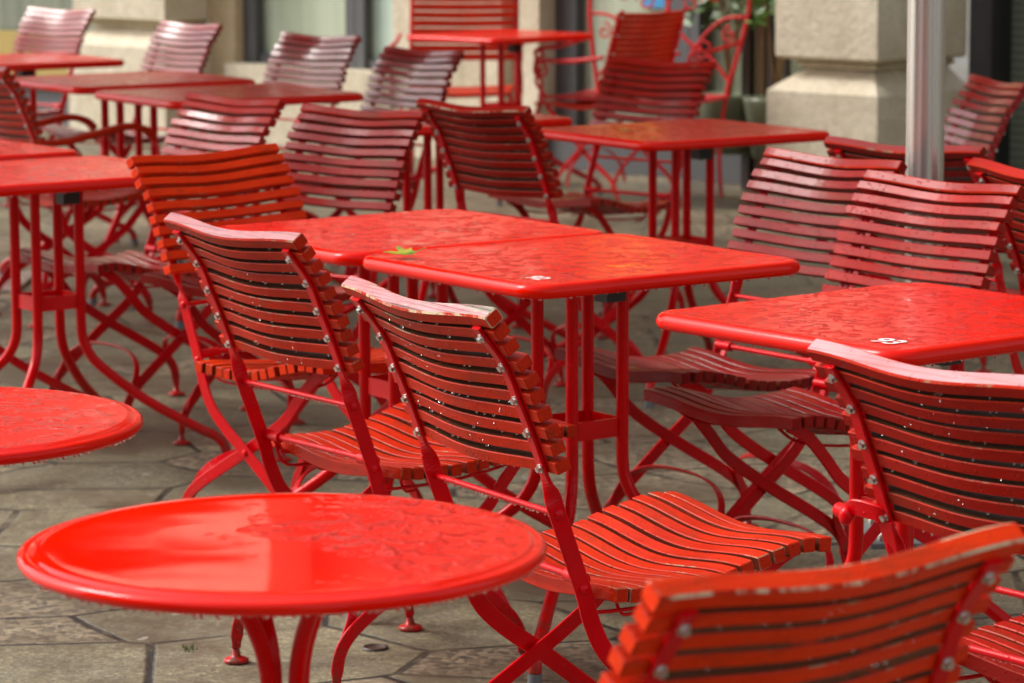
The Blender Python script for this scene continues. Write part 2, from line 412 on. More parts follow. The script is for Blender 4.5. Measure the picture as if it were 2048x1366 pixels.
def slat(mb, c, t, n, w, h, bow, L=WH, up_mi=0, dn_mi=0, edge_mi=1, ns=18, ch=.0013):
    """board running along x. w: size along t, h: along n; its +t face gets up_mi"""
    hw, hh = w/2, h/2
    def ring(x, off, k):
        a, b2 = hw-k, hh-k
        sec = [(a, -b2+ch), (a, b2-ch), (a-ch, b2), (-a+ch, b2), (-a, b2-ch), (-a, -b2+ch), (-a+ch, -b2), (a-ch, -b2)]
        return [c + V((x, 0, 0)) + t*p + n*(q+off) for p, q in sec]
    xs = [-L, -L+.0018] + [-L + 2*L*i/ns for i in range(1, ns)] + [L-.0018, L]
    vs = []
    for j, x in enumerate(xs):
        off = -bow*(1+cos(pi*x/L))/2
        vs += ring(x, off, .0016 if j in (0, len(xs)-1) else 0)
    nn = 8; fs = []; mi = []
    for i in range(len(xs)-1):
        endr = i in (0, len(xs)-2)
        for k in range(nn):
            fs.append((i*nn+k, (i+1)*nn+k, (i+1)*nn+(k+1) % nn, i*nn+(k+1) % nn))
            mi.append(edge_mi if (endr or k in (1, 3, 5, 7)) else (up_mi if k == 0 else dn_mi))
    fs.append(tuple(range(nn))); mi.append(0)
    fs.append(tuple((len(xs)-1)*nn+k for k in range(nn))[::-1]); mi.append(0)
    mb.add(vs, fs, mi, False)

X_ = V((1, 0, 0))
def backrest_mesh(seed):
    mb = MB(); rnd = random.Random(seed)
    for k, (c, t, n) in enumerate(allb[1:]):
        a = rnd.gauss(0, .022); t2 = t*cos(a) + n*sin(a); n2 = n*cos(a) - t*sin(a)
        slat(mb, c + V((rnd.gauss(0, .0022), 0, 0)) + t*rnd.gauss(0, .0006), t2, n2, .0188 + rnd.uniform(-.0005, .0005), .0238, .018 + rnd.gauss(0, .0012), L=WH + rnd.gauss(0, .0018), up_mi=2)
    return mb
def seat_mesh(seed):
    mb = MB(); rnd = random.Random(seed)
    for i in range(14):
        y = -.024 + i*.0288
        a = rnd.gauss(0, .025); t = V((0, .02, seat_z(y+.01)-seat_z(y-.01) + .02*a)).normalized(); n = V((0, -t.z, t.y))
        c = V((rnd.gauss(0, .0022), y, seat_z(y)-.011 + rnd.gauss(0, .0005)))
        seat_board(mb, c, t, n, rnd, i == 0, i == 13)
    return mb
def make_chair():
    root = empty('folding_chair', (0, 0, 0))
    # backrest (nine boards) and top board
    backrest_mesh(3).build('backrest', [M['slat'], M['edge'], M['grime']], root)
    mb = MB(); c, t, n = allb[0]
    slat(mb, c, t, n, .0220, .0250, .018, up_mi=2, ns=26, ch=.0028)
    mb.build('top_slat', [M['slat'], M['edge'], M['slat']], root)
    # seat
    seat_mesh(3).build('seat', [M['slat'], M['edge'], M['side']], root)
    # frames
    for s in (-1, 1):
        x = SX*s
        P = [(BACK[0][0] - BACK[0][2]*.0165 + BACK[0][1]*.018), (BACK[0][0] - BACK[0][2]*.0165)] + [BACK[i][0] - BACK[i][2]*.0165 for i in range(1, 5)]
        P = [V((x, p.y, p.z)) for p in P] + [V((x, -.127, .574)), V((x, -.121, .560)), V((x, -.116, .545)), V((x, -.110, .527)), V((x, -.067, .41)), V((x, -.053, .362)), V((x, -.026, .308)), V((x, .024, .262)), V((x, .08, .222)), V((x, .166, .155)), V((x, .228, .104)), V((x, .254, .066)), V((x, .262, .028))]
        Q = interp(P, 4); wd = []; ws = []
        for q in Q:
            if q.z > .575: a = 0
            elif q.z < .545: a = 1
            else: a = (.575-q.z)/.03
            wd.append((X_*cos(a*pi/2) + V((0, 1, .25)).normalized()*sin(a*pi/2)*(1)))
            ws.append(.020 + .008*a - (.008 if q.z < .045 else 0))
        mb = MB()
        # lower part: width direction must stay in the side plane
        N = len(Q); wd2 = []
        for i, q in enumerate(Q):
            tn = (Q[min(i+1, N-1)]-Q[max(i-1, 0)]).normalized(); perp = tn.cross(X_).normalized()
            a = min(1, max(0, (.588-q.z)/.052)); a = a*a*(3-2*a)
            if perp.y < 0: perp = -perp
            wd2.append(X_*cos(a*pi/2)+perp*sin(a*pi/2))
        mb.bar(Q, wd2, ws, .0062)
        # thin packing strip between the upright and the boards
        P2 = [BACK[i][0] - BACK[i][2]*.0118 for i in range(5)]
        mb.bar([V((x+.009, p.y, p.z)) for p in P2], [X_]*5, .010, .0024)
        for (y, z) in ((-.1094, .527), (-.067, .41), (.08, .222)):
            mb.ball((x + s*.0035, y, z), .0085, (.55, 1, 1), 10, 6)
        for z in (.062, .038):
            mb.ball((x + s*.004, .259, z), .006, (.6, 1, 1), 8, 5)
        fr = mb.build('side_frame', M['frame'], root)
        for i in range(5):
            c = BACK[i][0] - BACK[i][2]*.0165; n = BACK[i][2]
            b = MB(); b.tube([V((x, c.y, c.z)) - n*.003, V((x, c.y, c.z)) - n*.0045], .0072, 12); b.tube([V((x, c.y, c.z)) - n*.0045, V((x, c.y, c.z)) - n*.0095], .0050, 6)
            b.build('bolt', M['steel'], fr, False)
        f = MB(); f.lathe([(.0, .0), (.022, .0), (.0235, .002), (.0235, .006), (.018, .009), (.009, .012), (.006, .026)], 20, (x, .262, .001)); f.build('foot', M['frame'], fr)
        # rear leg
        xi = (SX-.0135)*s
        P = [V((xi, *q)) for q in ((.325, .424), (.300, .412), (.268, .390), (.228, .348), (.190, .305), (.130, .262), (.08, .231), (.04, .207), (-.058, .150), (-.112, .112), (-.136, .076), (-.143, .028))]
        Q = interp(P, 4); N = len(Q); wd2 = []; mb = MB()
        for i, q in enumerate(Q):
            tn = (Q[min(i+1, N-1)]-Q[max(i-1, 0)]).normalized(); wd2.append(tn.cross(X_).normalized())
        mb.bar(Q, wd2, [(.026 if q.z > .045 else .019) for q in Q], .006)
        for z in (.062, .038): mb.ball((xi - s*.004, -.14, z), .006, (.6, 1, 1), 8, 5)
        rl = mb.build('rear_leg', M['frame'], root)
        f = MB(); f.lathe([(.0, .0), (.022, .0), (.0235, .002), (.0235, .006), (.018, .009), (.009, .012), (.006, .026)], 20, (xi, -.143, .001)); f.build('foot', M['frame'], rl)
        # seat rail under the boards and thin stay below it
        xr = .150*s
        mb = MB(); Q = [V((xr, y, seat_z(y)-.0255)) for y in [(-.045 + .385*i/16) for i in range(17)]]
        mb.bar(Q, [X_]*17, .018, .005)
        st = interp([V((xr, -.06, .405)), V((xr, -.045, .372)), V((xr, .0, .362)), V((xr, .15, .364)), V((xr, .28, .385)), V((xr, .335, .418))], 5)
        mb.tube(st, .0032, 6)
        hk = interp([V((xr, .02, .386)), V((xr*.98, .015, .372)), V((xr*.94, .03, .352)), V((xr*.9, .055, .350))], 4)
        mb.tube(hk, .0028, 6)
        mb.build('seat_rail', M['frame'], root)
        # rounded hinge block at the seat pivot
    mb = MB(); mb.tube([(-SX+.003, -.1094, .527), (SX-.003, -.1094, .527)], .0048, 10); mb.build('cross_rod', M['frame'], root)
    mb = MB()
    mb.tube([(-SX+.003, -.0615, .4225), (-SX+.050, -.0615, .4225)], .0105, 12); mb.tube([(SX-.050, -.0615, .4225), (SX-.003, -.0615, .4225)], .0105, 12)
    mb.tube([(-SX+.05, -.0615, .4225), (SX-.05, -.0615, .4225)], .0058, 10)
    for s in (-1, 1): mb.bar([V((s*(SX-.03), -.0615, .418)), V((s*(SX-.031), -.05, .397)), V((s*.15, -.03, .388))], [X_]*3, .016, .005)
    mb.build('cross_rod', M['frame'], root)
    # arched hoops between the legs
    for (y0, z0, y1, z1, w) in ((.243, .085, .190, .196, SX-.006), (-.122, .098, -.075, .192, SX-.02)):
        P = []
        for k in range(23):
            a = pi*k/22; u = cos(a); e = abs(sin(a))**.62
            P.append(V((w*(abs(u)**.75)*(1 if u >= 0 else -1), y0 + (y1-y0)*e, z0 + (z1-z0)*e)))
        wdv = V((0, z1-z0, -(y1-y0))).normalized()
        mb = MB(); mb.bar(P, [wdv]*len(P), .020, .005); mb.build('leg_hoop', M['frame'], root)
    return root

def seat_board(mb, c, t, n, rnd, first=False, last=False):
    """seat board: flat, sagging in z at its middle, top face = n"""
    L = WH + rnd.uniform(-.0025, .0025); hw, hh, ch, ns = .0112, .0112, .0015, 20
    xs = [-L, -L+.0018] + [-L + 2*L*i/ns for i in range(1, ns)] + [L-.0018, L]
    vs = []
    for j, x in enumerate(xs):
        k = .0015 if j in (0, len(xs)-1) else 0
        off = -.0185*(1+cos(pi*x/L))/2; a, b2 = hw-k, hh-k
        vs += [c + V((x, 0, off)) + t*p + n*q for p, q in [(a, -b2+ch), (a, b2-ch), (a-ch, b2), (-a+ch, b2), (-a, b2-ch), (-a, -b2+ch), (-a+ch, -b2), (a-ch, -b2)]]
    nn = 8; fs = []; mi = []
    for i in range(len(xs)-1):
        endr = i in (0, len(xs)-2)
        for k in range(nn):
            fs.append((i*nn+k, (i+1)*nn+k, (i+1)*nn+(k+1) % nn, i*nn+(k+1) % nn)); mi.append(1 if (endr or k in (1, 3)) else (2 if ((k == 0 and not last) or (k == 4 and not first)) else 0))
    fs.append(tuple(range(nn))); mi.append(0)
    fs.append(tuple((len(xs)-1)*nn+k for k in range(nn))[::-1]); mi.append(0)
    mb.add(vs, fs, mi, False)

def child(root, nm):
    return [c for c in root.children if c.name.split('.')[0] == nm]
def set_slot(o, i, m):
    o.material_slots[i].link = 'OBJECT'; o.material_slots[i].material = m

def chair_drops(root, seed, dens=1.0, hang=True):
    """rain drops hanging from boards, rods and beading on the rear of the boards"""
    rnd = random.Random(seed); mb = MB()
    for k, (c, t, n) in enumerate(allb):
        w = .022 if k == 0 else .0188
        for _ in range(int(5*dens)):
            if rnd.random() > .75: continue
            x = rnd.uniform(-.205, .205) if rnd.random() < .4 else rnd.gauss(rnd.choice((-.1, .0, .09)), .03)
            off = -.018*(1+cos(pi*x/WH))/2
            p = c + V((x, 0, 0)) - t*(w/2+.0004) + n*(off-.0105)
            r = rnd.uniform(.0012, .0022); mb.ball(p, r, (1, 1, 1.25), 8, 6)
        for _ in range(int(4*dens)):
            x = rnd.uniform(-.2, .2); off = -.018*(1+cos(pi*x/WH))/2
            p = c + V((x, 0, 0)) + t*rnd.uniform(-.009, .007) + n*(off-.0119)
            r = rnd.uniform(.0008, .0014); mb.ball(p, r, (1, .5, 1.15), 7, 5)
    for (y, z, r0, L) in ((-.1094, .527, .0048, .17), (-.0615, .4225, .0058, .13)):
        x = -L
        while x < L:
            x += rnd.uniform(.006, .021)
            mb.ball((x, y, z-r0-.0008), rnd.uniform(.0014, .0023), (1, 1, 1.3), 8, 6)
    o = mb.build('water_drops', M['water'], root); tag(o, kind='stuff')

chairs = {}
# x, y, yaw, label, top-board look, drops
CH = [
 ('a', -.3011, 5.7773, -53.2157, 'slat chair with pink sky-sheen top board, left of the two sharp chairs in the middle', 'sky_sheen', 1.2),
 ('b', .0667, 4.8187, -59.0284, 'slat chair with peeling grey grained top board, its seat in view beside the round table', 'weathered', 1.5),
 ('c', .7215, 4.1694, -52.4858, 'dark red rain-beaded slat chair seen from behind, in front of the table numbered 93', 'sky_sheen', 1.0),
 ('d', .1658, 3.0655, 34.3783, 'blurred orange slat chair back in the bottom right foreground, its top edge chipped', 'chipped', 1.0),
 ('e', .6772, 6.2676, 127.085, 'red slat chair behind the table numbered 93, nearer of the two overlapping backs', 'slat', .7),
 ('f', .5091, 6.8092, 126.2625, 'plum tinted slat chair left of the metal pole, farther of the two overlapping backs', 'slat', .4),
 ('g', -.5083, 6.9677, -132.5348, 'vivid orange slat chair facing right, its back rising behind the pink topped chair', 'slat', .4),
 ('h', -.5417, 8.1985, 139.266, 'red slat chair with its back directly right of the vivid orange chair back', 'slat', 0),
 ('i', -.9419, 8.6759, 130.677, 'slat chair with white shine on its curved back, just above the vivid orange chair', 'slat', 0),
 ('j', .0717, 8.7202, -47.027, 'dark red slat chair seen from behind with bare wooden top edge, beyond the joined tables', 'bare', .4),
 ('k', .3314, 10.2719, 137.0184, 'red slat chair with glossy back behind the far right table holding a yellow leaf', 'slat', 0),
 ('l', -.4866, 10.9759, 128.8881, 'shiny slat chair with whitish back below the left end of the highest far table', 'slat', 0),
 ('m', -.8851, 11.9783, 135.0162, 'blurred whitish slat chair before the mint green window, behind a long dark red table', 'slat', 0),
 ('n', -1.4885, 12.9605, 128.5004, 'blurred pale pink slat chair standing before the left stone pier', 'slat', 0),
 ('o', -2.1797, 14.3415, 139.6808, 'blurred pinkish slat chair in the top left corner behind the farthest left table', 'slat', 0),
 ('p', 1.1964, 9.3558, 102.4623, 'red brown slat chair at the far right beside the ribbed panel, back turned sideways', 'slat', 0),
 ('q', 1.0535, 7.4523, -42.6803, 'purple red slat chair seen from behind, its top board crossed by the metal pole', 'slat', 0),
 ('r', 1.3002, 6.7720, -62.6354, 'slat chair cut by the right edge, little more than its chipped top board showing', 'edge', 0),
]
proto = make_chair()
VAR = []
for sd in range(4, 11):
    a = backrest_mesh(sd).build('backrest', [M['slat'], M['edge'], M['grime']]); b2 = seat_mesh(sd+50).build('seat', [M['slat'], M['edge'], M['side']])
    VAR.append((a.data, b2.data)); bpy.data.objects.remove(a); bpy.data.objects.remove(b2)
for i, (k, x, y, a, lab, look, dr) in enumerate(CH):
    o = proto if i == 0 else copy_tree(proto)
    o.location = (x, y, 0); o.rotation_euler = (0, 0, radians(a)); chairs[k] = o
    tag(o, lab, 'chair', 'red folding slat chairs')
def coatd(k): return k in 'fehiklmnopq'
for i, (k, x, y, a, lab, look, dr) in enumerate(CH):
    o = chairs[k]; ts = child(o, 'top_slat')[0]; bk = child(o, 'backrest')[0]
    if i: bk.data = VAR[i % 7][0]; child(o, 'seat')[0].data = VAR[i % 7][1]
    if look == 'sky_sheen': set_slot(ts, 2, M['sky_sheen'])
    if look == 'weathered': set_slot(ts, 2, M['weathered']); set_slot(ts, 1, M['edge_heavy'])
    if look == 'chipped': set_slot(ts, 1, M['edge_heavy'])
    if look == 'bare': set_slot(ts, 1, M['edge_heavy'])
    mm = {'d': 'slat_o', 'g': 'slat_o', 'c': 'slat_d', 'r': 'slat_d', 'j': 'slat_d', 'q': 'slat_plum', 'f': 'slat_plum', 'e': 'slat_semi', 'h': 'slat_semi', 'i': 'slat_wet', 'k': 'slat_wet', 'l': 'slat_mauve', 'm': 'slat_mauve', 'n': 'slat_mauve', 'o': 'slat_mauve', 'p': 'slat_mauve'}.get(k)
    if mm:
        for q in (bk, ts, child(o, 'seat')[0]):
            if coatd(k) and q is not ts: set_slot(q, 1, M[mm])
            if not (q is ts and look == 'weathered'): set_slot(q, 0, M[mm])
        if look not in ('sky_sheen', 'weathered'): set_slot(ts, 2, M[mm])
    if dr: chair_drops(o, 11+i, dr)
    if look in ('sky_sheen', 'weathered'): ts['label'] = 'grainy top board with painted pink sky sheen'

# bracket bolted to the lowest bolt of the right hand chair
def bracket(root, s=-1):
    mb = MB(); x = s*SX; c = BACK[4][0] - BACK[4][2]*.021
    P = interp([V((x, c.y, c.z)), V((x+s*.012, c.y-.006, c.z+.006)), V((x+s*.045, c.y-.010, c.z+.008)), V((x+s*.062, c.y-.006, c.z-.002))], 5)
    mb.bar(P, [V((0, -.2, 1)).normalized()]*len(P), .024, .005)
    mb.bar([V((x, c.y+.002, c.z-.005)), V((x, c.y+.016, c.z-.045)), V((x, c.y+.028, c.z-.085))], [V((1, 0, 0))]*3, [.028, .024, .010], .004)
    mb.tube([(x+s*.060, c.y-.006, c.z-.004), (x+s*.092, c.y+.004, c.z-.004)], .0105, 14)
    mb.ball((x+s*.060, c.y-.014, c.z-.006), .012, (1, .7, 1.1), 10, 7)
    mb.build('hinge_bracket', M['frame'], root)
bracket(chairs['c'])

# chair with wooden arms at the left edge
arm = copy_tree(proto); arm.location = (-1.5085, 10.4809, 0); arm.rotation_euler = (0, 0, radians(-58))
tag(arm, 'dark red slat armchair at the left edge with a curved orange wooden arm', 'armchair')
for ch in child(arm, 'water_drops'): bpy.data.objects.remove(ch)
for s in (-1, 1):
    P = interp([V((s*.225, -.165, .600)), V((s*.235, -.06, .600)), V((s*.238, .06, .622)), V((s*.235, .17, .640)), V((s*.232, .235, .625)), V((s*.230, .262, .598))], 5)
    mb = MB(); mb.bar(P, [X_]*len(P), .040, .022); mb.build('armrest', M['slat'], arm)
    P = interp([V((s*.226, .255, .600)), V((s*.222, .285, .545)), V((s*.214, .27, .485)), V((s*.200, .235, .430)), V((s*.19, .215, .395))], 5)
    mb = MB(); mb.bar(P, [X_]*len(P), .022, .005); mb.build('arm_support', M['frame'], arm)

# ------------------------------------------------------------------ tables
TH = .7268
def rrect(sx, sy, r, d, n=7):
    """rounded rectangle outline inset by d"""
    out = []; hx, hy, rr = sx/2-d, sy/2-d, max(r-d, .004)
    for (cx, cy, a0) in ((hx-rr, hy-rr, 0), (-hx+rr, hy-rr, pi/2), (-hx+rr, -hy+rr, pi), (hx-rr, -hy+rr, 3*pi/2)):
        for k in range(n+1):
            a = a0 + pi/2*k/n; out.append((cx + rr*cos(a), cy + rr*sin(a)))
    return out
RIM = [(.030, -.014), (.014, -.0275), (.006, -.0262), (.0015, -.0215), (0, -.0155), (.0012, -.0095), (.0045, -.004), (.010, -.0008), (.017, 0), (.026, -.0003), (.032, -.0012), (.040, -.0016)]
def tabletop(mb, sx, sy):
    vs = []; n = None
    for (d, z) in RIM:
        o = rrect(sx, sy, .058, d); n = len(o); vs += [V((x, y, z)) for x, y in o]
    fs = [(i*n+k, i*n+(k+1) % n, (i+1)*n+(k+1) % n, (i+1)*n+k) for i in range(len(RIM)-1) for k in range(n)]
    mb.add(vs, fs); mb.add(vs[-n:], [tuple(range(n))], 0, True); mb.add(vs[:n], [tuple(range(n))[::-1]], 0, False)
def rim_drops(root, outline, z, seed, step=(.009, .040), sizes=(.0012, .0016, .0020, .0028)):
    rnd = random.Random(seed); mb = MB(); L = len(outline)
    acc = 0; nxt = .01
    for i in range(L):
        a, b = V((*outline[i], 0)), V((*outline[(i+1) % L], 0)); d = (b-a).length; s0 = 0
        while acc + d - s0 > nxt:
            s0 += nxt - acc; acc = 0; nxt = rnd.uniform(*step)
            p = a + (b-a)*min(1, s0/max(d, 1e-6)); r = rnd.choice(sizes)
            mb.ball((p.x + rnd.uniform(-.002, .002), p.y + rnd.uniform(-.002, .002), z - r*.1), r, (1, 1, 1.2), 8, 6)
        acc += d - s0
    tag(mb.build('water_drops', M['water'], root), kind='stuff')

def square_table(sx=.652, sy=.603):
    root = empty('square_table', (0, 0, 0))
    mb = MB(); tabletop(mb, sx, sy); t = mb.build('tabletop', M['top'], root); t.location = (0, 0, TH)
    A = [math.atan2(b*sy, a*sx) for a, b in ((1, 1), (-1, 1), (-1, -1), (1, -1))]
    for a in A:
        u = V((cos(a), sin(a), 0))
        P = [u*.082 + V((0, 0, z)) for z in (TH-.022, .55, .40, .345)] + [u*.086 + V((0, 0, .305)), u*.102+V((0, 0, .268)), u*.135+V((0, 0, .232)), u*.24+V((0, 0, .155)), u*.37+V((0, 0, .086)), u*.420+V((0, 0, .063)), u*.440+V((0, 0, .042)), u*.445+V((0, 0, .022))]
        mb = MB(); Q = interp(P, 4); mb.tube(Q, .0125, 14); lg = mb.build('leg', M['tleg'], root)
        f = MB(); f.tube([u*.445+V((0, 0, .0215)), u*.445+V((0, 0, .001))], .0138, 14); f.build('foot_cap', M['capgrey'], lg)
    mb = MB(); c = [V((cos(a), sin(a), 0))*.082 for a in A]
    for i in range(4):
        p, q = c[i], c[(i+1) % 4]; d = (q-p); L = d.length; ang = math.atan2(d.y, d.x)
        mb.box((p+q)/2 + V((0, 0, .400)), (L-.012, .0045, .036), 0, Matrix.Rotation(ang, 3, 'Z'))
    mb.build('collar', M['tleg'], root)
    mb = MB()
    for i in (0, 1):
        p, q = c[i], c[i+2]; d = q-p; ang = math.atan2(d.y, d.x)
        mb.box(V((0, 0, TH-.030 - i*.0062)), (.34, .034, .006), 0, Matrix.Rotation(ang, 3, 'Z'))
    mb.build('top_bracket', M['tleg'], root)
    mb = MB(); mb.box((.035, -.05, TH-.058), (.046, .040, .048)); mb.box((.035, -.05, TH-.037), (.12, .05, .008)); mb.build('latch', M['black'], root)
    return root
tables = {}
TB = [
 ('t1', .1302, 6.0858, 35.4, 'wet red square table in the middle carrying the green leaf and a white number', .5),
 ('t2', -.225, 6.58, 35.4, 'wet red square table pushed against the far left side of the table with the leaf', .5),
 ('t3', .6600, 5.290, 38.3, 'wet red square table at right marked with the white number 93', .5),
 ('t4', .4829, 9.0814, 33.0, 'red square table farther back on the right with a small yellow leaf on it', 0),
 ('t5', -.9436, 10.714, 32.1, 'glossy dark red table right behind the chair with white shine on its back', 0),
 ('t6', -1.362, 11.4379, 33.1, 'dark red table at the left beyond the armchair, four thin legs showing under it', 0),
 ('t7', -1.97, 12.65, 33, 'dark red table cut by the left edge near the top left corner', 0),
 ('t8', -1.156, 7.93, 36, 'bright red table cut by the left edge with its bent tube legs in full view', 0),
 ('t9', -1.565, 8.53, 36, 'bright red table top peeping out behind the left edge table with bent tube legs', 0),
 ('t10', -.0442, 14.4084, 46, 'blurred bright red table farthest back, before the pink slatted armchair', 0),
 ('t11', -.233, 9.60, 36, 'red table between the whitish chair and the dark chair seen from behind', 0),
]
tp = square_table()
for i, (k, x, y, a, lab, d) in enumerate(TB):
    o = tp if i == 0 else copy_tree(tp)
    o.location = (x, y, 0); o.rotation_euler = (0, 0, radians(a)); tables[k] = o; tag(o, lab, 'table', 'red square bistro tables')
    if k in ('t5', 't6', 't7'): o.scale = (1.10, 1.10, 1)
for k in ('t1', 't2', 't3', 't8'): rim_drops(tables[k], rrect(.652, .603, .058, .009), TH-.0272, ord(k[-1]))

def number(root, txt, lx, ly, size, rot):
    cu = bpy.data.curves.new('table_number', 'FONT'); cu.body = txt; cu.size = size; cu.align_x = 'CENTER'; cu.align_y = 'CENTER'; cu.offset = size*.018; cu.space_character = .92
    tmp = bpy.data.objects.new('tmp', cu); COL.objects.link(tmp)
    dg = bpy.context.evaluated_depsgraph_get(); me = bpy.data.meshes.new_from_object(tmp.evaluated_get(dg)); bpy.data.objects.remove(tmp)
    me.name = 'table_number'; me.materials.clear(); me.materials.append(M['white'])
    o = bpy.data.objects.new('table_number', me); COL.objects.link(o); o.parent = root
    o.location = (lx, ly, TH + .0002); o.rotation_euler = (0, 0, rot); o['label'] = 'white painted number ' + txt
def local(root, x, y):
    a = -root.rotation_euler.z; dx, dy = x-root.location.x, y-root.location.y
    return dx*cos(a)-dy*sin(a), dx*sin(a)+dy*cos(a)
number(tables['t3'], '93', -.252, -.205, .060, -pi/2)
number(tables['t1'], '92', -.248, -.205, .050, -pi/2)

def round_table(name, x, y, lab, mat, seed, ra):
    root = empty(name, (x, y, 0), 0, lab, 'table', 'round red bistro tables')
    R = .2933
    prof = [(.0, -.010), (R-.03, -.010), (R-.011, -.0195), (R-.005, -.019), (R-.0012, -.0155), (R, -.0112), (R-.0012, -.0072), (R-.004, -.0045), (R-.008, -.0032), (R-.0115, -.0038), (R-.0135, -.0040), (R-.0165, -.0010), (R-.0215, 0), (R-.032, -.0006), (R-.05, -.0010), (.1, -.0012), (.0, -.0012)]
    mb = MB(); mb.lathe(prof, 96); t = mb.build('tabletop', mat, root); t.location = (0, 0, TH)
    for k in range(4):
        a = ra + k*pi/2; u = V((cos(a), sin(a), 0))
        P = [u*r + V((0, 0, z)) for r, z in ((.125, TH-.020), (.105, TH-.024), (.075, TH-.045), (.050, .650), (.028, .600), (.021, .54), (.020, .40), (.022, .30), (.045, .22), (.10, .13), (.19, .065), (.235, .040), (.25, .018))]
        mb = MB(); mb.tube(interp(P, 5), .0092, 14); lg = mb.build('leg', M['tleg'], root)
        f = MB(); f.tube([u*.25+V((0, 0, .0175)), u*.25+V((0, 0, .001))], .013, 12); f.build('foot_cap', M['capgrey'], lg)
    mb = MB(); mb.lathe([(.030, -.012), (.041, -.008), (.041, .008), (.030, .012)], 24, (0, 0, .34)); mb.build('collar', M['tleg'], root)
    rim_drops(root, [((R-.008)*cos(2*pi*k/90), (R-.008)*sin(2*pi*k/90)) for k in range(90)], TH-.0192, seed, (.006, .020), (.0018, .0024, .0032))
    return root
r1 = round_table('round_table', -.2552, 3.4902, 'large flooded red round table in the left foreground, sky mirrored in its water', M['top_pool'], 5, radians(38))
r2 = round_table('round_table', -.797, 4.300, 'red round table cut by the left edge, standing behind the flooded round table', M['top'], 6, radians(50))
r2.name = 'round_table.001'

# ------------------------------------------------------------------ leaves
def leaf(name, loc, size, rz, mat, label, curl=.25, tilt=0):
    pts = []
    lobes = [(0, 1.0), (50, .85), (-50, .85), (105, .6), (-105, .6)]
    for k in range(72):
        a = -180 + 5*k; r = .24
        for la, lr in lobes:
            d = abs((a-la+180) % 360-180); r = max(r, .42, lr*max(0, 1-(d/28))**.7*(1 if d < 28 else 0)*1.0)
        r *= 1 + .10*sin(k*2.1)
        pts.append((r*cos(radians(a)), r*sin(radians(a))))
    mb = MB(); vs = []; n = len(pts)
    rings = 5
    for j in range(1, rings+1):
        q = j/rings
        for (x, y) in pts:
            X, Y = x*q*size, y*q*size
            z = curl*(abs(Y)**1.3)*1.9 + curl*.35*max(0, X)**1.2 + .002
            vs.append(V((X, Y, z)))
    vs.append(V((0, 0, .002))); c = len(vs)-1
    fs = [(c, k, (k+1) % n) for k in range(n)] + [(j*n+k, (j+1)*n+k, (j+1)*n+(k+1) % n, j*n+(k+1) % n) for j in range(rings-1) for k in range(n)]
    mb.add(vs, fs, 0, True)
    mb.add([v + V((0, 0, -.0006)) for v in vs], [f[::-1] for f in fs], 0, True)
    st = interp([V((-.1*size, 0, .002)), V((-.5*size, .02*size, .006)), V((-.95*size, .12*size, .016))], 6); mb.tube(st, .0009, 6)
    o = mb.build(name, mat); o.location = loc; o.rotation_euler = (tilt, 0, rz); return tag(o, label, 'leaf')
LEAVES = True
leaf('maple_leaf', (-.203, 6.085, TH+.007), .044, radians(168), M['leaf'], 'green and yellow maple leaf lying on the middle wet table', .30, radians(-9))
leaf('fallen_leaf', (.318, 9.02, TH), .035, radians(30), M['yleaf'], 'small yellow leaf lying on the far right table', .3)
for (x, y, s, rz, lb) in ((-.60, 5.02, .022, 40, 'small yellow leaf on the paving by the left round table'), (-.29, 6.42, .018, 10, 'tiny yellow leaf scrap on the paving under the joined tables')):
    leaf('fallen_leaf', (x, y, .001), s, radians(rz), M['yleaf'], lb, .3)

# ------------------------------------------------------------------ parasol pole
pr = empty('parasol', (.896, 6.93, 0), 0, 'tall brushed metal parasol pole rising between the chairs at right', 'parasol')
mb = MB(); mb.lathe([(.0415, .06), (.0415, 3.2)], 48, capt=True, capb=True); mb.build('post', M['pole'], pr)
mb = MB(); mb.lathe([(.0, .004), (.055, .004), (.055, .05), (.050, .058), (.043, .062), (.043, .16), (.0422, .162)], 40); mb.build('sleeve', M['pole'], pr)
mb = MB(); mb.box((0, 0, .006), (.24, .24, .010)); mb.build('base_plate', M['capgrey'], pr)
for a, b in ((-1, -1), (1, -1), (1, 1), (-1, 1)):
    mb = MB(); mb.lathe([(.014, 0), (.014, .010), (.010, .018), (.0, .022)], 16, (a*.09, b*.09, .0115)); mb.build('dome_nut', M['steel'], pr)

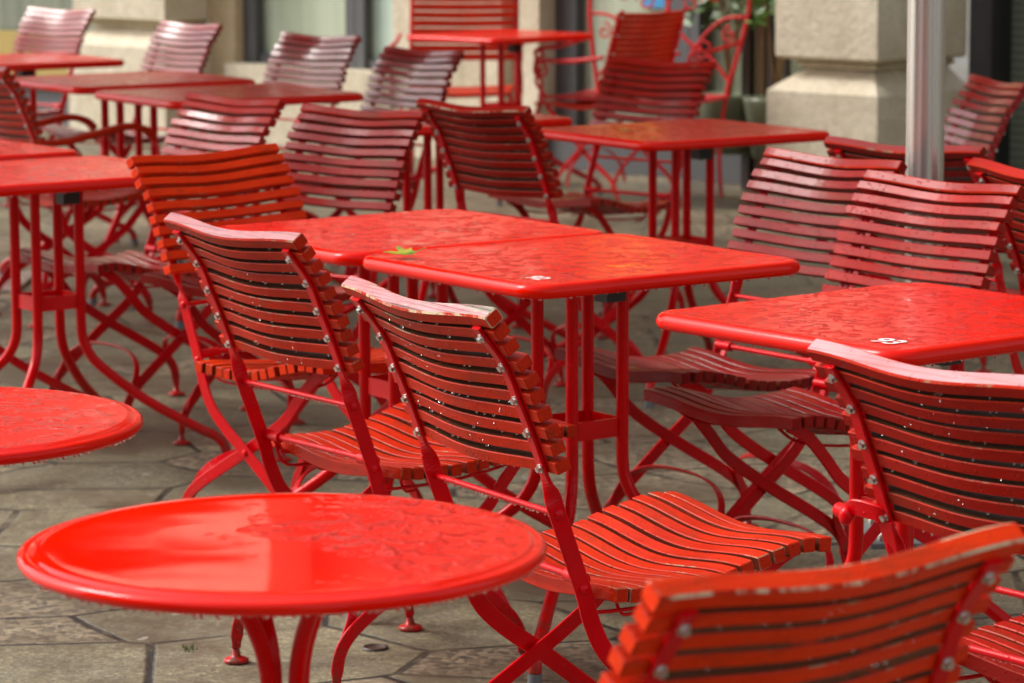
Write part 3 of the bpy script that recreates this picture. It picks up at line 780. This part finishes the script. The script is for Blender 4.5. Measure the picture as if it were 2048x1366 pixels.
M['canvas'] = plain('parasol_canvas', c4(.46, .035, .02), .9)
def shade_canopy(root, half, z0, z1, rz):
    mb = MB(); n = 12; R3 = Matrix.Rotation(rz, 3, 'Z')
    for q in range(4):
        a = R3 @ V((cos(pi/4+q*pi/2), sin(pi/4+q*pi/2), 0))*half*sqrt(2); b2 = R3 @ V((cos(pi/4+(q+1)*pi/2), sin(pi/4+(q+1)*pi/2), 0))*half*sqrt(2)
        vs = []
        for i in range(n+1):
            f = i/n
            for k in range(n+1):
                g = k/n; p = (a*(1-g)+b2*g)*f; sag = -.10*sin(pi*g)*f
                vs.append(V((p.x, p.y, z1-(z1-z0)*f+sag*.5)))
        fs = [(i*(n+1)+k, (i+1)*(n+1)+k, (i+1)*(n+1)+k+1, i*(n+1)+k+1) for i in range(n) for k in range(n)]
        mb.add(vs, fs); mb.add([v+V((0, 0, .003)) for v in vs], [f[::-1] for f in fs])
        e0 = [v for v in vs[-(n+1):]]; m2 = len(e0)
        mb.add(e0 + [v-V((0, 0, .16)) for v in e0], [(k, k+1, m2+k+1, m2+k) for k in range(m2-1)])
    mb.build('shade_canopy', M['canvas'], root)
    for q in range(8):
        a = R3 @ V((cos(q*pi/4+pi/4), sin(q*pi/4+pi/4), 0))*(half*(sqrt(2) if q % 2 == 0 else 1))
        mb = MB(); mb.tube([V((0, 0, z1-.03)), a*.98+V((0, 0, z0-.01 - (.05 if q % 2 else 0)))], .011, 8); mb.build('rib', M['pole'], root)
p2 = empty('parasol', (-1.98, 11.35, 0), 0, 'unseen red parasol added beyond the left edge to shade the far tables', 'parasol')  # added out of view to darken the far tables
mb = MB(); mb.lathe([(.0415, .02), (.0415, 3.84)], 32, capt=True, capb=True); mb.build('post', M['pole'], p2)
mb = MB(); mb.box((0, 0, .009), (.5, .5, .012)); mb.build('base_plate', M['pole'], p2)
shade_canopy(p2, 2.2, 3.15, 3.85, radians(-45))

# ------------------------------------------------------------------ far chairs of other kinds
def slat_back(mb, prof, W, n, w, h, bow=.01):
    Q = interp([V((0, *p)) for p in prof], 8); L = [0]
    for a, b in zip(Q, Q[1:]): L.append(L[-1]+(b-a).length)
    for i in range(n):
        s = L[-1]*(i+.5)/n; k = max(j for j in range(len(L)) if L[j] <= s); k = min(k, len(Q)-2)
        f = (s-L[k])/(L[k+1]-L[k]); c = Q[k].lerp(Q[k+1], f); t = (Q[k]-Q[k+1]).normalized()
        slat(mb, c, t, V((0, t.z, -t.y)), w, h, bow, L=W, up_mi=0, ns=10, ch=.001)
def spiral(c, r, turns, a0, plane, n=26, shrink=.15):
    P = []
    for k in range(n):
        q = k/(n-1); a = a0 + turns*2*pi*q; rr = r*(1-(1-shrink)*q)
        P.append(V(c) + plane[0]*rr*cos(a) + plane[1]*rr*sin(a))
    return P
Yv, Zv = V((0, 1, 0)), V((0, 0, 1))
def iron_arm(root, s, x, y0, y1, z):
    mb = MB()
    P = interp([V((x, y0, z+.03)), V((x, (y0+y1)/2, z+.005)), V((x, y1-.04, z)), V((x, y1, z-.02))], 5)
    mb.tube(P, .010, 8)
    mb.tube(spiral((x, y1-.035, z-.045), .042, 1.25, 0.4, (Yv, Zv)), .007, 7)
    mb.tube(interp([V((x, y1-.01, z-.03)), V((x, y1+.005, z-.10)), V((x, y1-.05, z-.15)), V((x, y1-.03, .43))], 6), .008, 8)
    mb.build('armrest', M['iron'], root)

# slatted chair seen from behind near the window
d1 = empty('garden_chair', (.52, 14.15, 0), radians(40), 'red brown finely slatted chair seen from behind, before the ornate iron seat', 'chair')
mb = MB(); slat_back(mb, [(-.15, .84), (-.105, .72), (-.055, .58), (-.01, .455)], .20, 15, .022, .014, .014); mb.build('backrest', [M['slat'], M['edge']], d1)
mb = MB(); slat_back(mb, [(-.01, .43), (.12, .415), (.28, .425), (.40, .42)], .21, 13, .026, .016, .01); mb.build('seat', [M['slat'], M['edge']], d1)
for s in (-1, 1):
    mb = MB(); Q = interp([V((s*.185, -.163, .85)), V((s*.185, -.118, .72)), V((s*.185, -.068, .58)), V((s*.185, -.03, .45)), V((s*.185, .04, .30)), V((s*.185, .25, .12)), V((s*.185, .32, .01))], 5)
    mb.bar(Q, [X_ if q.z > .45 else V((0, .7, .7)) for q in Q], .022, .006); sf = mb.build('side_frame', M['frame'], d1)
    for z, y in ((.82, -.152), (.74, -.125), (.66, -.096), (.58, -.068), (.50, -.042)):
        mb = MB(); mb.ball((s*.185, y-.006, z), .006, (1, .8, 1), 8, 5); mb.build('bolt', M['steel'], sf)
    mb = MB(); Q = interp([V((s*.17, .36, .41)), V((s*.17, .25, .33)), V((s*.17, .08, .20)), V((s*.17, -.08, .10)), V((s*.17, -.12, .01))], 5)
    mb.bar(Q, [V((0, .7, -.7))]*len(Q), .024, .006); mb.build('rear_leg', M['frame'], d1)
    iron_arm(d1, s, s*.225, -.08, .36, .615)
mb = MB(); mb.bar([V((.17*cos(pi*k/16), .22, .06+.16*sin(pi*k/16))) for k in range(17)], [Yv]*17, .02, .005); mb.build('leg_hoop', M['frame'], d1)

# pink slatted armchair facing the camera
d2 = empty('garden_armchair', (-.225, 15.2, 0), radians(176), 'blurred pink red slatted armchair facing forward behind the farthest table', 'armchair')
mb = MB(); slat_back(mb, [(-.16, 1.02), (-.10, .86), (-.04, .70), (0, .56)], .245, 12, .032, .014, .008); mb.build('backrest', [M['slat'], M['edge']], d2)
mb = MB(); slat_back(mb, [(.02, .44), (.2, .425), (.42, .43)], .24, 12, .028, .016, .008); mb.build('seat', [M['slat'], M['edge']], d2)
for s in (-1, 1):
    mb = MB(); mb.tube(interp([V((s*.25, -.17, 1.03)), V((s*.25, -.10, .84)), V((s*.25, -.02, .56)), V((s*.25, .0, .42)), V((s*.25, -.05, .2)), V((s*.26, -.12, .0))], 5), .010, 8); mb.build('side_frame', M['iron'], d2)
    mb = MB(); mb.tube(interp([V((s*.25, .40, .43)), V((s*.26, .43, .25)), V((s*.26, .42, .0))], 5), .010, 8); mb.build('front_leg', M['iron'], d2)
    iron_arm(d2, s, s*.30, -.03, .42, .65)

# ornate wrought iron seat with scrolls
e1 = empty('iron_armchair', (.665, 14.50, 0), radians(146), 'ornate red wrought iron armchair with scrolls, before the dark window', 'armchair')
P2 = (X_, Zv)
def bk(z): return -.02 - .16*(z-.42)          # back leans
def lean(P): return [V((p.x, bk(p.z), p.z)) for p in P]
mb = MB()
W = .40
for s in (-1, 1):
    mb.tube(lean(interp([V((s*.36, 0, .0)), V((s*.33, 0, .2)), V((s*.34, 0, .45)), V((s*.38, 0, .62)), V((s*.42, 0, .85)), V((s*.38, 0, 1.04)), V((s*.24, 0, 1.16)), V((s*.08, 0, 1.15)), V((0, 0, 1.08))], 6)), .0105, 8)
mb.build('back_frame', M['iron'], e1)
for s in (-1, 1):
    for (cx, cz, r, tn, a0) in ((.12, .86, .055, 1.4, 0), (.24, .90, .045, 1.3, 2), (.05, .98, .04, 1.2, 1), (.33, .72, .040, 1.3, 1.5), (.20, .66, .06, 1.2, 3)):
        mb = MB(); mb.tube(lean(spiral((s*cx, 0, cz), r, tn*s, a0 if s > 0 else pi-a0, P2, 24)), .0055, 6); mb.build('scroll', M['iron'], e1)
    mb = MB(); mb.tube(lean(interp([V((s*.36, 0, .50)), V((s*.24, 0, .62)), V((s*.10, 0, .70)), V((0, 0, .84)), V((0, 0, 1.08))], 6)), .008, 7)
    mb.tube(lean(interp([V((s*.40, 0, .80)), V((s*.28, 0, .78)), V((s*.16, 0, .66)), V((s*.10, 0, .48))], 6)), .008, 7); mb.build('back_bar', M['iron'], e1)
    iron_arm(e1, s, s*.40, -.04, .40, .66)
    mb = MB(); mb.tube(interp([V((s*.36, .42, .43)), V((s*.38, .46, .25)), V((s*.36, .44, .12)), V((s*.40, .48, .0))], 5), .011, 8); mb.build('front_leg', M['iron'], e1)
mb = MB(); slat_back(mb, [(-.02, .45), (.2, .44), (.43, .45)], .37, 9, .036, .012, .004); mb.build('seat', [M['iron'], M['iron']], e1)

# ------------------------------------------------------------------ building
E_ = V((.70, -.714, 0)).normalized(); NI = V((.714, .70, 0)).normalized()      # along the wall, into the wall
P0 = V((1.0, 14.93, 0)); ANG = math.atan2(E_.y, E_.x)
bd = empty('building', tuple(P0), ANG, 'pale stone building front with tall grey framed windows behind the tables', 'building')
# in the building's frame: x along the wall (to the right), y into the wall, z up
def bpart(name, mats, parent=None, boxes=(), smooth=False):
    mb = MB()
    for (x0, x1, y0, y1, z0, z1) in boxes: mb.box(((x0+x1)/2, (y0+y1)/2, (z0+z1)/2), (x1-x0, y1-y0, z1-z0))
    return mb.build(name, mats, parent or bd, smooth)
def pier(x0, x1, d, mat):
    mb = MB(); prof = [(-.025, 0), (-.025, .50), (.0, .522), (.085, .585), (.10, .598), (.075, .604), (.06, .618), (.075, .632), (.015, .640), (0, .652), (0, 3.1)]
    vs = []
    for k, z in prof: vs += [V((x0+k, .05, z)), V((x0+k, -d+k, z)), V((x1-k, -d+k, z)), V((x1-k, .05, z))]
    fs = [(i*4+j, i*4+j+1, (i+1)*4+j+1, (i+1)*4+j) for i in range(len(prof)-1) for j in range(3)]
    mb.add(vs, fs, 0, False); return mb.build('pier', mat, bd, False)
pier(.79, 1.356, .566, M['stone'])
pier(-4.62, -3.80, .30, M['stone'])
pier(3.6, 4.2, .5, M['stone']); pier(-9.3, -8.4, .3, M['stone'])
# stone uprights between the windows
bpart('stone_upright', M['stone2'], boxes=[(-3.797, -3.57, .0, .35, .0, 3.1)])
bpart('stone_upright', M['stone'], boxes=[(-2.23, -1.43, -.06, .35, .0, 3.1)])
bpart('stone_upright', M['stone'], boxes=[(-1.325, -1.18, -.05, .35, .0, 3.1)])
bpart('plinth', M['gframe'], boxes=[(-1.175, .762, .0, .3, .002, .155)])
bpart('plinth', M['stone'], boxes=[(-3.567, -2.234, -.08, .3, .002, .42)])
bpart('plinth', M['gframe'], boxes=[(-8.6, -4.65, .0, .3, .002, .12)])
def window(x0, x1, z0, z1, mat, fl=.10, fr=.10):
    f = bpart('window_frame', M['gframe'], boxes=[(x0, x0+fl, .06, .20, z0, z1), (x1-fr, x1, .06, .20, z0, z1), (x0+fl, x1-fr, .08, .18, z1-.09, z1), (x0+fl, x1-fr, .08, .18, z0, z0+.05)])
    bpart('pane', mat, f, boxes=[(x0+fl, x1-fr, .12, .14, z0+.05, z1-.09)])
    return f
window(-3.565, -2.66, .42, 3.1, M['mint'], .10, .07)
window(-2.655, -2.235, .42, 3.1, M['mint2'], .07, .02)
bpart('window_frame', M['gframe'], boxes=[(-1.428, -1.327, .02, .2, .0, 3.1)])
window(-1.175, -.29, .155, 3.1, M['mint'], .14, .16)
f = window(-.285, .785, .155, 3.1, M['olive2'], .06, .02)
window(1.36, 3.58, .0, 3.1, M['perf'], .14, .08)
bpart('window_frame', M['black'], boxes=[(1.505, 1.545, .03, .119, .0, 3.1)])
window(-8.5, -4.65, .12, 3.1, M['olive'], .1, .10)
bpart('board', M['ochre'], boxes=[(-6.2, -4.9, .04, .07, .20, .52)])
bpart('wall', M['wallup'], boxes=[(-16, -8.4, .0, .5, 0, 3.1), (4.2, 12, .0, .5, 0, 3.1)])
# cornice and upper storeys (they mirror in the wet tables)
bpart('cornice', M['wallup'], boxes=[(-16, 12, -.12, .5, 3.102, 3.32)])
bpart('cornice', M['wallup'], boxes=[(-16, 12, -.16, .5, 3.322, 3.42)])
bpart('wall_panel', M['stone'], boxes=[(-4.62, -3.0, -.30, -.002, 3.10, 6.8)])
bpart('wall_panel', M['stone'], boxes=[(.75, 1.40, -.40, -.002, 3.10, 6.8)])
wins = []; x = -15.0
while x < 11: wins.append(x); x += 1.75
for zb, zt in ((3.75, 6.3), (7.5, 9.5)):
    bx = []; prev = -16
    for xw in wins: bx.append((prev, xw, .0, .5, zb, zt)); prev = xw+1.15
    bx.append((prev, 12, .0, .5, zb, zt)); bpart('wall', M['wallup'], boxes=bx)
    for xw in wins:
        g = bpart('window_frame', M['gframe'], boxes=[(xw, xw+.06, .15, .25, zb, zt), (xw+1.09, xw+1.15, .15, .25, zb, zt), (xw+.06, xw+1.09, .15, .25, zb, zb+.06), (xw+.06, xw+1.09, .15, .25, zt-.06, zt), (xw+.06, xw+1.09, .16, .24, (zb+zt)/2, (zb+zt)/2+.05)])
        bpart('pane', M['olive'], g, boxes=[(xw+.06, xw+1.09, .19, .21, zb+.06, (zb+zt)/2), (xw+.06, xw+1.09, .19, .21, (zb+zt)/2+.05, zt-.06)])
bpart('wall', M['wallup'], boxes=[(-16, 12, .0, .5, 3.422, 3.75), (-16, 12, .0, .5, 6.3, 7.5), (-16, 12, .0, .5, 9.5, 10.6)])
bpart('cornice', M['stone'], boxes=[(-16, 12, -.5, .5, 10.602, 10.9)])

def bworld(x, y, z=0): return P0 + E_*x + NI*y + V((0, 0, z))
# plants and posts stand in for window reflections; posters in the window
def plant(x, y, z0, z1, r, seed, label):
    rnd = random.Random(seed); root = empty('reflection_plant', tuple(bworld(x, y)), 0, label, 'plant')
    mb = MB(); mb.lathe([(.0, .17), (.11, .17), (.15, .42), (.155, .44), (.14, .44), (.0, .42)], 20); mb.build('pot', M['olive2'], root)
    mb = MB()
    for _ in range(9):
        a = rnd.uniform(0, 2*pi); mb.tube(interp([V((0, 0, .40)), V((cos(a)*r*.4, sin(a)*r*.4, (z0+z1)/2*.8)), V((cos(a)*r*.8, sin(a)*r*.8, z1*.9))], 4), .006, 5)
    mb.build('stem', M['brownpost'], root)
    mb = MB()
    for _ in range(620):
        a = rnd.uniform(0, 2*pi); q = r*sqrt(rnd.random()); z = rnd.uniform(z0, z1); c = V((q*cos(a), q*sin(a), z))
        d = V((rnd.gauss(0, 1), rnd.gauss(0, 1), rnd.gauss(0, .6))).normalized(); w = d.orthogonal().normalized(); l = rnd.uniform(.04, .08)
        mb.add([c-d*l*.5, c+w*l*.22, c+d*l*.5, c-w*l*.22], [(0, 1, 2, 3)], 0, False)
    mb.build('foliage', M['plant'], root)
plant(.22, -.22, .74, 1.75, .20, 2, 'leafy plant standing in for greenery reflected in the olive window, left of its neighbour')
plant(.52, -.24, .76, 1.7, .20, 4, 'leafy stand-in for reflected greenery nearest the right stone pier')
for i, (x, y, m, h, w, lab) in enumerate(((.28, -.16, 'darkpost', .79, .045, 'dark stand-in for a post reflected in the window, leftmost of the four'), (.34, -.13, 'brownpost', 1.0, .045, 'brown stand-in for a reflected post, taller and lighter than the rest'), (.42, -.16, 'darkpost', .78, .03, 'thin dark stand-in for a reflected post, just right of the brown one'), (.50, -.15, 'darkpost', .80, .026, 'thinnest dark stand-in for a reflected post, rightmost of the four'))):
    r = empty('post', tuple(bworld(x, y, .001)), ANG, lab, 'post', 'stand-ins for posts reflected in the window')
    mb = MB(); mb.box((0, 0, h/2), (w, w, h)); mb.build('shaft', M[m], r)
    mb = MB(); mb.box((0, 0, h+.0115), (w+.012, w+.012, .02)); mb.build('cap', M[m], r)
o = bpart('poster', M['poster'], boxes=[(-1.02, -.42, .095, .118, 1.30, 2.30)]); o['label'] = 'orange yellow poster in the window'
o = bpart('poster', M['blue'], boxes=[(-.62, -.40, .100, .118, .80, 1.05)]); o['label'] = 'blue poster low in the window'

# unseen street fronts, added out of view to shade the low sky
def shade_block(x0, x1, y0, y1, h, label):
    b0 = empty('building', ((x0+x1)/2, (y0+y1)/2, 0), 0, label, 'building'); cx, cy = (x0+x1)/2, (y0+y1)/2
    mb = MB(); mb.box((0, 0, h/2), (x1-x0, y1-y0, h)); mb.box((0, 0, h+.2), (x1-x0+.8, y1-y0+.8, .4)); mb.build('wall', M['wallup'], b0, False)
    long_x = (x1-x0) > (y1-y0); n = int((x1-x0 if long_x else y1-y0)/3)
    for f in range(int(h/3.6)):
        for k in range(n):
            z = 1.9+3.6*f
            if long_x: c, d = (x0-cx+1.5+3*k, y1-cy+.02, z), (1.3, .06, 2.0)
            else: c, d = (x0-cx-.02, y0-cy+1.5+3*k, z), (.06, 1.3, 2.0)
            mb = MB(); mb.box(c, d); mb.build('window', M['olive'], b0, False)
shade_block(-24, 3, -26, -16, 8.5, 'unseen street building added behind the viewer to shade the low sky')
shade_block(-30, -17, -15.5, 3.5, 10, 'unseen street building added beyond the left edge to shade the low sky')

# ------------------------------------------------------------------ ground
mb = MB(); mb.add([(-150, -60, 0), (150, -60, 0), (150, 240, 0), (-150, 240, 0)], [(0, 1, 2, 3)], 0, False)
tag(mb.build('ground', M['ground']), kind='structure')
# tufts of moss in the joints, drain lid
rnd = random.Random(5); mb = MB()
for (cx, cy) in ((-.62, 5.93), (-.58, 5.45), (-.30, 6.55), (-.15, 5.6), (.08, 5.85), (-.9, 7.1), (.35, 7.4)):
    for _ in range(26):
        c = V((cx+rnd.gauss(0, .010), cy+rnd.gauss(0, .012), 0)); d = V((rnd.gauss(0, .4), rnd.gauss(0, .4), 1)).normalized(); w = d.orthogonal().normalized(); l = rnd.uniform(.004, .011)
        mb.add([c-w*.0013, c+w*.0013, c+d*l], [(0, 1, 2)], 0, False)
tag(mb.build('moss', M['moss']), 'green moss tufts growing in the paving joints', 'moss', kind='stuff')
mb = MB(); mb.lathe([(.0, .003), (.018, .003), (.019, .0045), (.024, .0045), (.025, .001)], 24); o = mb.build('drain_lid', M['darkpost']); o.location = (-.262, 5.93, 0); tag(o, 'small round dark metal lid set in the paving under the round table', 'lid')

# ------------------------------------------------------------------ light, sky, camera
SUN_EL, SUN_AZ = radians(44), radians(-72)      # azimuth from +Y, negative = left
d = V((sin(SUN_AZ)*cos(SUN_EL), cos(SUN_AZ)*cos(SUN_EL), sin(SUN_EL)))
L = bpy.data.lights.new('sun', 'SUN'); L.energy = 1.1; L.angle = radians(20); L.color = (1, .97, .93)
lo = bpy.data.objects.new('sun', L); COL.objects.link(lo); lo.rotation_euler = d.to_track_quat('Z', 'Y').to_euler(); lo.location = (-6, 0, 9)
w = bpy.data.worlds.new('World'); S.world = w; w.use_nodes = True; nt = w.node_tree; bg = nt.nodes['Background']
sk = nt.nodes.new('ShaderNodeTexSky'); sk.sky_type = 'NISHITA'; sk.sun_disc = False; sk.sun_elevation = SUN_EL; sk.sun_rotation = SUN_AZ
sk.air_density = 1.0; sk.dust_density = 4.0; sk.ozone_density = 1.0
hs = nt.nodes.new('ShaderNodeHueSaturation'); hs.inputs['Saturation'].default_value = .38
nt.links.new(sk.outputs[0], hs.inputs['Color']); nt.links.new(hs.outputs[0], bg.inputs[0]); bg.inputs[1].default_value = .15

cam = bpy.data.cameras.new('camera'); co = bpy.data.objects.new('camera', cam); COL.objects.link(co); S.camera = co
F, PITCH, ROLL = 6413.8, radians(8.4114), radians(.2455)
cam.sensor_width = 36; cam.lens = F/2048*36; cam.clip_start = .1; cam.clip_end = 600
co.location = (0, 0, 1.4644)
R = Matrix.Rotation(pi/2 - PITCH, 3, 'X') @ Matrix.Rotation(-ROLL, 3, 'Z')
co.rotation_euler = R.to_euler()
cam.dof.use_dof = True; cam.dof.focus_distance = 4.95; cam.dof.aperture_fstop = 8.5
S.view_settings.view_transform = 'Standard'; S.view_settings.look = 'None'; S.view_settings.exposure = .90; S.view_settings.gamma = 1
